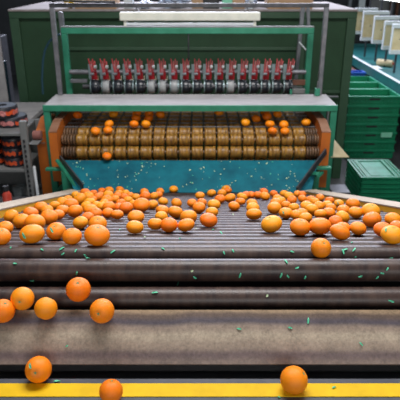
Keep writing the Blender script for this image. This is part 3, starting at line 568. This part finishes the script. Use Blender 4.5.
# ------------------------------------------------------------ right background: crates
def crate_mesh(w, d, h):
    bm = NB(); t_ = .006
    for (x0, x1, y0, y1) in ((-w / 2, w / 2, -d / 2, -d / 2 + t_), (-w / 2, w / 2, d / 2 - t_, d / 2), (-w / 2, -w / 2 + t_, -d / 2, d / 2), (w / 2 - t_, w / 2, -d / 2, d / 2)):
        box(bm, x0, x1, y0, y1, .0, h)
    box(bm, -w / 2, w / 2, -d / 2, d / 2, 0, .006)
    for z0, z1, e in ((h - .020, h, .020), (h * .56, h * .62, .007), (h * .25, h * .31, .007), (0, .01, .006)):
        box(bm, -w / 2 - e, w / 2 + e, -d / 2 - e, -d / 2 + .001, z0, z1); box(bm, -w / 2 - e, w / 2 + e, d / 2 - .001, d / 2 + e, z0, z1)
        box(bm, -w / 2 - e, -w / 2 + .001, -d / 2, d / 2, z0, z1); box(bm, w / 2 - .001, w / 2 + e, -d / 2, d / 2, z0, z1)
    n = 15
    for k in range(n + 1):
        x = -w / 2 + w * k / n
        if abs(k - n / 2) < 1.6: continue
        box(bm, x - .0025, x + .0025, -d / 2 - .009, -d / 2, .006, h - .012)
    for k in range(9):
        y = -d / 2 + d * k / 8; box(bm, w / 2, w / 2 + .009, y - .0025, y + .0025, .006, h - .012); box(bm, -w / 2 - .009, -w / 2, y - .0025, y + .0025, .006, h - .012)
    return bm
words = ['lowest', 'second', 'third', 'fourth', 'fifth', 'sixth', 'topmost', 'eighth']
def crate(x, y, z, w, d, h, label, group, first=[None]):
    t = thing('plastic_crate', label, 'crate', (x, y, z), group)
    if first[0] is None:
        bm = crate_mesh(w, d, h); b0 = obj('body', bm, M['crate'], t); b0.matrix_parent_inverse = Matrix()
        bm = NB(); box(bm, -.06, .06, -d / 2 - .012, -d / 2 - .0005, h * .60, h * .79); s0 = obj('handle_slot', bm, M['black'], t, label='dark handle slot'); s0.matrix_parent_inverse = Matrix()
        bm = NB(); e = .021
        for x0_, x1_, y0_, y1_ in ((-w / 2 - e, w / 2 + e, -d / 2 - e, -d / 2 + .004), (-w / 2 - e, w / 2 + e, d / 2 - .004, d / 2 + e), (-w / 2 - e, -w / 2 + .004, -d / 2 + .005, d / 2 - .005), (w / 2 - .004, w / 2 + e, -d / 2 + .005, d / 2 - .005)): box(bm, x0_, x1_, y0_, y1_, h + .0002, h + .0018)
        for q_ in range(12):
            if abs(q_ - 5.5) > 1: box(bm, -w * .42 + q_ * w * .0764 - .008, -w * .42 + q_ * w * .0764 + .008, -d / 2 - .0115, -d / 2 - .0095, h * .42, h * .50)
        r0 = obj('rim', bm, M['cratepale'], t, label='paler rim'); r0.matrix_parent_inverse = Matrix()
        first[0] = (b0, s0, r0)
    else:
        for src in first[0]:
            c = src.copy(); COL.objects.link(c); c.parent = t; c.matrix_parent_inverse = Matrix()
    return t
AX = at(349, 100, 6.3).x + .3
for si, (yy, nm) in enumerate(((6.5, 'front'), (6.94, 'middle'), (7.38, 'rear'))):
    for k in range(7):
        if si and k < 5: continue
        if si and k == 5: pass
        crate(AX + .0, yy, k * .108, .58, .39, .106, '%s green plastic crate in the %s stack beside the cabinet' % (words[k], nm), 'stacked green crates right of the cabinet')
for si, yy in ((1, 6.94), (2, 7.38)):
    for k in range(5):
        crate(AX, yy, k * .108, .58, .39, .106, '%s green plastic crate in the %s stack beside the cabinet' % (words[k], ('front', 'middle', 'rear')[si]), 'stacked green crates right of the cabinet')
for px, py, k in ((387.5, 135, 0), (369, 111, 1), (378, 99.5, 2)):
    pass
bm = NB(); x = at(387, 135, 6.28).x; z = at(387, 135, 6.28).z; box(bm, x - .07, x + .06, 6.281, 6.2845, z - .03, z + .03)
tag(obj('crate_sticker', bm, M['label']), 'pale green sticker on the front of the green crate stack', 'sticker')
# folded crates
def folded_mesh(w, d, h):
    bm = NB(); box(bm, -w / 2 + .025, w / 2 - .025, -d / 2 + .025, d / 2 - .025, .003, h - .012)
    for z0, z1 in ((h - .016, h), (.004, .012)):
        box(bm, -w / 2, w / 2, -d / 2, -d / 2 + .02, z0, z1); box(bm, -w / 2, w / 2, d / 2 - .02, d / 2, z0, z1)
        box(bm, -w / 2, -w / 2 + .02, -d / 2, d / 2, z0, z1); box(bm, w / 2 - .02, w / 2, -d / 2, d / 2, z0, z1)
    for k in range(9):
        x = -w / 2 + .02 + (w - .04) * k / 8; box(bm, x - .004, x + .004, -d / 2 + .006, -d / 2 + .016, 0, h - .002)
    for k in range(11):
        y = -d / 2 + .02 + (d - .04) * k / 10
        for s in (-1, 1): box(bm, s * (w / 2 - .012) - .006, s * (w / 2 - .012) + .006, y - .004, y + .004, 0, h - .002)
    for x in (-w * .33, w * .33): box(bm, x - .012, x + .012, -d / 2 + .01, d / 2 - .01, h - .012, h + .0)
    for x in (-w * .41, w * .41):
        for k in range(10):
            y = -d / 2 + .04 + (d - .08) * k / 9; box(bm, x - .016, x + .016, y - .006, y + .006, h - .012, h - .004)
    return bm
f0 = None
BX, BY = 1.53 + .215, 5.14
for k in range(6):
    t = thing('folded_crate', '%s folded green crate in the low stack near the right rail' % (['lowest', 'second', 'third', 'fourth', 'fifth', 'topmost'][k]), 'crate', (BX, BY, .001 + k * .0475), 'folded green crates in the low stack')
    if f0 is None:
        a_ = obj('body', folded_mesh(.43, .54, .046), M['crate'], t); a_.matrix_parent_inverse = Matrix(); f0 = [a_]
        bm = NB(); box(bm, -.10, .10, -.20, .20, .034, .040)
        for x_ in (-.175, -.128, .128, .175): box(bm, x_ - .007, x_ + .007, -.262, .262, .034, .0475)
        for y_ in (-.235, .235): box(bm, -.12, .12, y_ - .012, y_ + .012, .034, .044)
        for q_ in range(11):
            for x_ in (-.152, .152): box(bm, x_ - .015, x_ + .015, -.25 + q_ * .05 - .005, -.25 + q_ * .05 + .005, .034, .042)
        b_ = obj('folded_panel', bm, M['cratepale'], t, label='paler ridged panel'); b_.matrix_parent_inverse = Matrix(); f0.append(b_)
    else:
        for s_ in f0: c = s_.copy(); COL.objects.link(c); c.parent = t; c.matrix_parent_inverse = Matrix()
# blue crate behind
bm = crate_mesh(.16, .16, .07)
bm2 = bm; o = obj('blue_crate', bm, M['blue']); o.location = (at(357, 77, 7.7).x, 7.72, .73); tag(o, 'small blue plastic crate behind the green crate stacks', 'crate')
bm = NB(); box(bm, 2.0, 2.345, 7.62, 8.6, 0, .725, .01); tag(obj('crate_stand', bm, M['rust']), 'brown stand under the small blue crate', 'stand')
# cardboard flap and white post by the cabinet foot
bm = NB(); a, b, c_ = at(334, 139, 4.45), at(349, 157, 4.3), at(331, 157, 4.12)
prism(bm, [(a.x, .0), (b.x, 0), (b.x, .001), (a.x, .001)], 'y', 0, .001); bm.free()
bm = NB(); T = [bm.verts.new(p) for p in (a, b, c_)]; Bv = [bm.verts.new(p - Vector((0, 0, .006))) for p in (a, b, c_)]
bm.faces.new(T); bm.faces.new(Bv[::-1])
for i in range(3): bm.faces.new((T[i], Bv[i], Bv[(i + 1) % 3], T[(i + 1) % 3]))
tag(obj('cardboard_flap', bm, M['offwhite']), 'pale cardboard flap jutting out beside the right table leg', 'flap')
t = thing('small_stand', 'small dark stand with grey pad beside the right table leg', 'stand', (1.17, 4.4, 0))
bm = NB(); box(bm, 1.12, 1.28, 4.3, 4.5, 0, .36, .006); obj('body', bm, M['darksteel'], t)
bm = NB(); box(bm, 1.14, 1.2, 4.29, 4.299, .26, .33, .002); obj('pad', bm, M['greypaint'], t)

# teal trough and cream divider boards
t = thing('packing_trough', 'long teal packing trough at the upper right behind the crates', 'trough', (3.1, 8, 0))
bm = NB(); box(bm, 2.42, 4.4, 5.6, 10.4, .76, .79); obj('trough_bed', bm, M['trough'], t)
bm = NB(); box(bm, 2.36, 2.40, 5.6, 10.4, .74, .86, .004); obj('lip', bm, M['trough'], t)
bm = NB(); box(bm, 2.355, 2.405, 5.6, 10.4, .861, .869, .002); obj('lip_edge', bm, M['white'], t, label='white worn edge')
bm = NB(); box(bm, 2.36, 4.4, 10.42, 10.5, .76, .84, .004); obj('end_wall', bm, M['trough'], t)
for x, y in ((2.5, 5.7), (4.2, 5.7), (2.5, 10.2), (4.2, 10.2)):
    bm = NB(); box(bm, x - .03, x + .03, y - .03, y + .03, 0, .759); obj('leg', bm, M['slate'], t)
a = at(385, 63, 7.5); a = CAMP + (a - CAMP) * ((.842 - CAMZ) / (a.z - CAMZ))
t = thing('white_cylinder', 'white cylinder with orange tip lying in the teal trough', 'cylinder', a)
d_ = Vector((.09, -.07, 0)); bm = NB(); cyl(bm, a - d_, a + d_, .05, 24); obj('body', bm, M['offwhite'], t, smooth=True)
bm = NB(); cyl(bm, a - d_ * 1.02, a - d_ * 1.001, .042, 24); obj('open_end', bm, M['black'], t)
bm = NB(); cyl(bm, a + d_ * 1.001, a + d_ * 1.2, .018, 16); obj('tip', bm, M['orangeprint'], t, label='orange tip')
bm = NB(); box(bm, 2.44, 2.62, 7.95, 8.2, .791, .80, .002); tag(obj('paper_sheet', bm, M['white']), 'white paper pad lying in the teal trough', 'paper')
rk = thing('divider_rack', 'steel rack with a rail holding the cream divider boards above the trough', 'rack', (3.0, 8, 0))
spec = [(356, 366, 8, 34, 9.1), (364.5, 376.5, 11, 40.5, 8.6), (375.5, 386.5, 16, 43.5, 8.1), (386, 396, 21, 49.5, 7.6), (394, 406, 24, 54, 7.1)]
tops = []
for k, (x0, x1, y0, y1, Y) in enumerate(spec):
    A, B = at(x0, y0, Y), at(x1, y1, Y)
    t = thing('divider_board', '%s of the five cream divider boards with white edges above the teal trough' % ['farthest', 'second farthest', 'middle', 'second nearest', 'nearest'][k], 'board', ((A.x + B.x) / 2, Y, B.z), 'cream divider boards')
    bm = NB(); box(bm, A.x, B.x, Y, Y + .02, B.z + .05, A.z - .05, .002); obj('board', bm, M['offwhite'], t)
    bm = NB(); box(bm, A.x - .012, A.x - .0005, Y - .03, Y + .02, B.z + .05, A.z - .05, .002); obj('side_edge', bm, M['white'], t, label='white side edge')
    bm = NB(); box(bm, A.x - .012, B.x + .14, Y - .03, Y + .03, A.z - .049, A.z, .004); obj('top_edge', bm, M['white'], t, label='white top edge')
    bm = NB(); box(bm, A.x - .012, B.x, Y - .03, Y + .03, B.z, B.z + .049, .004); obj('bottom_edge', bm, M['white'], t, label='white bottom edge')
    bm = NB(); cyl(bm, ((A.x + B.x) / 2, Y - .003, (A.z + B.z) / 2), ((A.x + B.x) / 2 , Y - .001, (A.z + B.z) / 2), .01); obj('mark', bm, M['steel'], t)
    tops.append((A.x + .12, Y, A.z))
    bm = NB(); box(bm, B.x + .02, B.x + .045, Y + .045, Y + .07, .792, A.z + .3, .003); obj('post', bm, M['darksteel'], rk)
bm = NB(); bar(bm, Vector(tops[0]) + Vector((.14, .03, .33)), Vector(tops[-1]) + Vector((.14, .03, .33)), .05, .05, .004); obj('rail', bm, M['steel'], rk)
for i, (px, m_, w_, lab) in enumerate(((350, 'steel', .06, 'grey upright post far behind the cabinet'), (362, 'white', .12, 'pale upright panel far behind the cabinet'), (392, 'rust', .05, 'thin reddish post far behind the boards'), (398, 'rust', .05, 'second thin reddish post at the right edge'), (380, 'greypaint', .4, 'wide grey panel far behind the boards'))):
    x = at(px, 5, 10.8 + .1 * i).x; bm = NB(); box(bm, x - w_ / 2, x + w_ / 2, 10.8 + .1 * i, 10.86 + .1 * i, 0, 2.4, .004); tag(obj('post' if w_ < .1 else 'panel', bm, M[m_]), lab, 'post' if w_ < .1 else 'panel')
t = thing('ceiling_lamp', 'bright lit lamp at the top right corner above the boards', 'lamp', (3.0, 7.3, 1.9))
A = at(393, 2, 6.6)
bm = NB(); bar(bm, A + Vector((-.28, .1, .07)), A + Vector((.5, -.1, -.04)), .34, .03, .004); obj('diffuser', bm, M['lit'], t)
bm = NB(); bar(bm, A + Vector((-.28, .1, .105)), A + Vector((.5, -.1, -.005)), .36, .03, .004); obj('housing', bm, M['white'], t)
bm = NB(); cyl(bm, A + Vector((.1, 0, .1)), A + Vector((.1, 0, 3.2)), .006); obj('hanger', bm, M['steel'], t)
# low block with dark machines right behind the boards
bm = NB(); box(bm, 1.9, 4.6, 10.55, 10.75, 0, 1.3, .01); tag(obj('back_counter', bm, M['black']), 'black counter behind the end of the teal trough', 'counter')

# ------------------------------------------------------------ oranges
def orange_mesh():
    bm = NB(); bmesh.ops.create_uvsphere(bm, u_segments=28, v_segments=18, radius=1)
    for v in bm.verts:
        z = v.co.z; rho = math.hypot(v.co.x, v.co.y); a = math.atan2(v.co.y, v.co.x)
        k = 1 + .012 * math.cos(9 * a) * rho * max(0, z)
        v.co.x *= k; v.co.y *= k
        v.co.z = z * .86 - .10 * math.exp(-(rho / .17) ** 2) * (1 if z > 0 else -.5)
    me = bpy.data.meshes.new('orange'); bm.to_mesh(me); bm.free(); me.materials.append(M['peel'])
    me.polygons.foreach_set('use_smooth', [True] * len(me.polygons)); return me
OM = orange_mesh()
sb = NB()
lathe_z(sb, [(.03, .755), (.075, .775), (.06, .80), (.02, .81)], 0, 0, 8)
for k in range(5):
    a = k * 1.2566
    p0 = Vector((math.cos(a - .3) * .06, math.sin(a - .3) * .06, .785)); p1 = Vector((math.cos(a + .3) * .06, math.sin(a + .3) * .06, .785)); p2 = Vector((math.cos(a) * .17, math.sin(a) * .17, .845))
    q = [sb.verts.new(p) for p in (p0, p1, p2)]; q2 = [sb.verts.new(p + Vector((0, 0, .02))) for p in (p0, p1, p2)]
    sb.faces.new(q); sb.faces.new(q2)
    for i in range(3): sb.faces.new((q[i], q[(i + 1) % 3], q2[(i + 1) % 3], q2[i]))
SM = bpy.data.meshes.new('stem_scar'); sb.to_mesh(SM); sb.free(); SM.materials.append(M['stem'])
CAMP = Vector((0, 0, CAMZ))
def orange(x, y, z, r, label, group=None, tilt=None, stem=True, rnd=random):
    o = bpy.data.objects.new('orange', OM); COL.objects.link(o); o.location = (x, y, z); o.scale = (r, r, r)
    if tilt is None:
        o.rotation_euler = (max(-.4, min(.5, rnd.gauss(.1, .18))), max(-.35, min(.35, rnd.gauss(0, .16))), rnd.uniform(0, 6.28)); o.scale = (r * 1.03, r * 1.03, r * rnd.uniform(.86, 1.0))
    else: o.rotation_euler = tilt; o.scale = (r, r, r * 1.14)
    tag(o, label, 'orange', group)
    if stem:
        s_ = bpy.data.objects.new('stem_scar', SM); COL.objects.link(s_); s_.parent = o; s_['label'] = 'small green stem scar'
    return o
flabs = ['lone orange on the first big roller right of the middle',
         'orange resting on the thick rollers, highest of the five loose ones at left',
         'orange on the thick rollers just above and left of another near left edge',
         'orange at the upper edge of the brown plate, middle of three at left',
         'orange cut by the left edge of the photo above the brown plate',
         'orange on the upper edge of the brown plate below the highest loose one',
         'orange with green scrap on it in the black gap, bottom left',
         'orange on the yellow strip right of the middle',
         'orange on the yellow strip at the left, cut by the bottom edge']
ftilt = [(.5, .2, 0), (.3, -.3, 1), (1.3, .2, 0), (.6, .5, 2), (.4, .1, 1), (1.2, -.4, 0), (1.15, -.15, .1), (.7, .4, 1), (.2, .2, 2)]
for (x, y, z, r), lab, tl in zip(FRONT, flabs, ftilt):
    orange(x, y, z, r, lab, None, tl)
GL_ = {}
grl = []
for i, (x, y, z, r) in enumerate(GRADE):
    lanei = int((x - L0) / lane)
    px = GRPX[i]
    grl.append('orange on the amber grader rollers, %s' % GRLAB[i])
    orange(x, y, z, r, grl[-1], 'oranges on the grader rollers', None, False)
# the pile: areas along the conveyor, each orange told apart by size or place where the photo allows
def zone(px, py):
    if px < 66: return 'beside the left rail'
    if px < 112: return 'in left part of pile'
    if px < 150: return 'in the crowd left of centre'
    if px < 207: return 'on open rollers left of centre'
    if px < 262: return 'on open rollers right of centre'
    if px < 300: return 'in the crowd right of centre'
    if px < 345: return 'in right part of pile'
    return 'beside the right rail'
def depth(py):
    if py < 197: return 'at far end'
    if py < 206: return 'far half'
    if py < 216: return 'near half'
    return 'near side'
cells = {}
for i, (px, py, w_) in enumerate(PPX): cells.setdefault((zone(px, py), depth(py)), []).append(i)
lab = {}
for (zn, dp), L_ in cells.items():
    L_ = sorted(L_, key=lambda i: PPX[i][0])
    ordw = ['first', 'second', 'third', 'fourth', 'fifth', 'sixth', 'seventh', 'eighth', 'ninth', 'tenth', 'eleventh', 'twelfth', 'thirteenth', 'fourteenth', 'fifteenth']
    for k, i in enumerate(L_):
        if len(L_) == 1: s_ = 'the only orange %s, %s' % (zn, dp)
        elif k == 0: s_ = 'leftmost orange %s, %s' % (zn, dp)
        elif k == len(L_) - 1: s_ = 'rightmost orange %s, %s' % (zn, dp)
        else: s_ = 'orange %s, %s, %s from the left' % (zn, dp, ordw[k])
        lab[i] = s_
for i, (x, y, z, r) in enumerate(PILE):
    orange(x, y, z, r, lab[i], 'loose oranges on the roller conveyor', None, PPX[i][2] > 9)

# ------------------------------------------------------------ leaf scraps
bpy.context.view_layer.update()
dg = bpy.context.evaluated_depsgraph_get()
def scrap_mesh(l, w_):
    bm = NB(); pts = [(-l / 2, 0), (-l * .3, w_ * .5), (l * .25, w_ * .45), (l / 2, .0), (l * .2, -w_ * .5), (-l * .3, -w_ * .4)]
    prism(bm, pts, 'z', 0, .0012)
    for v in bm.verts: v.co.z += 2.2 * v.co.y ** 2 / max(w_, .001)
    bmesh.ops.recalc_face_normals(bm, faces=bm.faces)
    return bm
SCM = []
for l, w_, m_ in ((.013, .0045, 'leafbit'), (.019, .005, 'leafbit'), (.008, .004, 'leafbit'), (.009, .006, 'leafpale'), (.006, .0045, 'leafpale')):
    bm = scrap_mesh(l, w_); me = bpy.data.meshes.new('leaf_scrap'); bm.to_mesh(me); bm.free(); me.materials.append(M[m_]); SCM.append(me)
def scrap(px, py, k, ang, label, group, sc=1):
    P = at(px, py, 3.0); d = (P - CAMP).normalized()
    hit, loc, nor, idx, ob, mw = S.ray_cast(dg, CAMP, d)
    if not hit: return
    if group.endswith('rollers') and ob.name.split('.')[0] in ('orange', 'stem_scar', 'inner_face', 'top_board'): return
    o = bpy.data.objects.new('leaf_scrap', SCM[k]); COL.objects.link(o)
    q = nor.to_track_quat('Z', 'Y').to_matrix().to_4x4() @ Matrix.Rotation(ang, 4, 'Z')
    o.matrix_world = Matrix.Translation(loc + nor * .0008) @ q @ Matrix.Scale(sc, 4)
    tag(o, label, 'leaf', group)
near = [(11, 248), (42, 250), (62, 249), (63, 254), (76, 251), (86, 256), (88, 259), (113, 252), (77, 273), (155, 293), (67, 346), (163, 249), (221, 233), (224, 253), (292, 252), (281, 275), (305, 277), (288, 276), (297, 268), (360, 276), (387, 269), (391, 301), (377, 277), (345, 250), (343, 252), (308, 321), (239, 329), (290, 328), (361, 344), (233, 251), (286, 262), (267, 296), (382, 273), (192, 271), (195, 277), (240, 275), (12, 217), (15, 264), (32, 280), (57, 382), (334, 388), (279, 398), (355, 257), (351, 234), (352, 243), (354, 250), (180, 239), (109, 237), (120, 230), (233, 215), (196, 229), (213, 230), (145, 238), (178, 283), (391, 258)]
kinds = ['short', 'long', 'tiny', 'pale', 'tiny pale']
near.sort(key=lambda p: p[0])
def surface(py):
    return ('far rollers' if py < 244 else 'first thick roller' if py < 259 else 'second thick roller' if py < 284 else 'third thick roller' if py < 309.5 else 'brown plate' if py < 364 else 'front beam')
ranks = {}
ordn = ['leftmost', 'second from left', 'third from left', 'fourth from left', 'fifth from left', 'sixth from left', 'seventh from left', 'eighth from left', 'ninth from left', 'tenth from left', 'eleventh from left', 'twelfth from left', 'thirteenth from left', 'fourteenth from left', 'fifteenth from left', 'sixteenth from left', 'seventeenth from left', 'eighteenth from left']
for i, (px, py) in enumerate(near):
    k = random.choice((0, 0, 1, 0, 2)) if py > 240 else random.choice((3, 2, 4))
    if (px, py) in ((221, 233), (345, 250), (281, 275), (391, 301), (343, 252)): k = 1
    if (px, py) in ((267, 296), (192, 271), (233, 215)): k = 3
    zn = surface(py); q_ = ranks.get(zn, 0); ranks[zn] = q_ + 1
    scrap(px, py, k, random.uniform(0, 3.1), '%s green leaf scrap on the %s, %s there' % (kinds[k], zn, ordn[q_]), 'green leaf scraps on the near rollers', 1.0)
for px, py, k, lb in ((24.5, 235.5, 1, 'leaf scrap on the big orange near the left edge'), (52, 230, 1, 'leaf scrap on the yellowish orange near the left rail'), (67.5, 206, 0, 'leaf scrap on an orange behind the left crowd'), (283.5, 212.5, 0, 'leaf scrap on an orange right of centre'), (386.5, 230, 0, 'leaf scrap on the orange nearest the right edge'), (338, 203, 0, 'leaf scrap on a far orange by the right rail'), (31, 366, 0, 'leaf scrap on the orange in the black gap')):
    scrap(px, py, k, 2.2, 'small green ' + lb, 'green leaf scraps stuck on oranges', 1.2)
rr = random.Random(11)
cl = [(78, 14), (118, 8), (133, 12), (147, 12), (197, 10), (224, 14), (253, 16), (266, 10), (290, 10)]
nn = 0
for i in range(115):
    if rr.random() < .6:
        cx = rr.choice(cl); px = rr.gauss(cx[0], 4)
    else: px = rr.uniform(72, 300)
    py = rr.uniform(161, 190)
    if px < 70 + (py - 160) * .5 or px > 318 - (py - 158) * .8: continue
    scrap(px, py, rr.choice((2, 3, 4, 4, 4)), rr.uniform(0, 3), 'tiny pale leaf scrap on the %s of the teal chute' % ('far upper part' if py < 171 else 'middle part' if py < 181 else 'lower part') + (', left third' if px < 148 else ', right third' if px > 230 else ', centre'), 'tiny leaf scraps on the teal chute', rr.choice((1.0, 1.3, 1.8)))
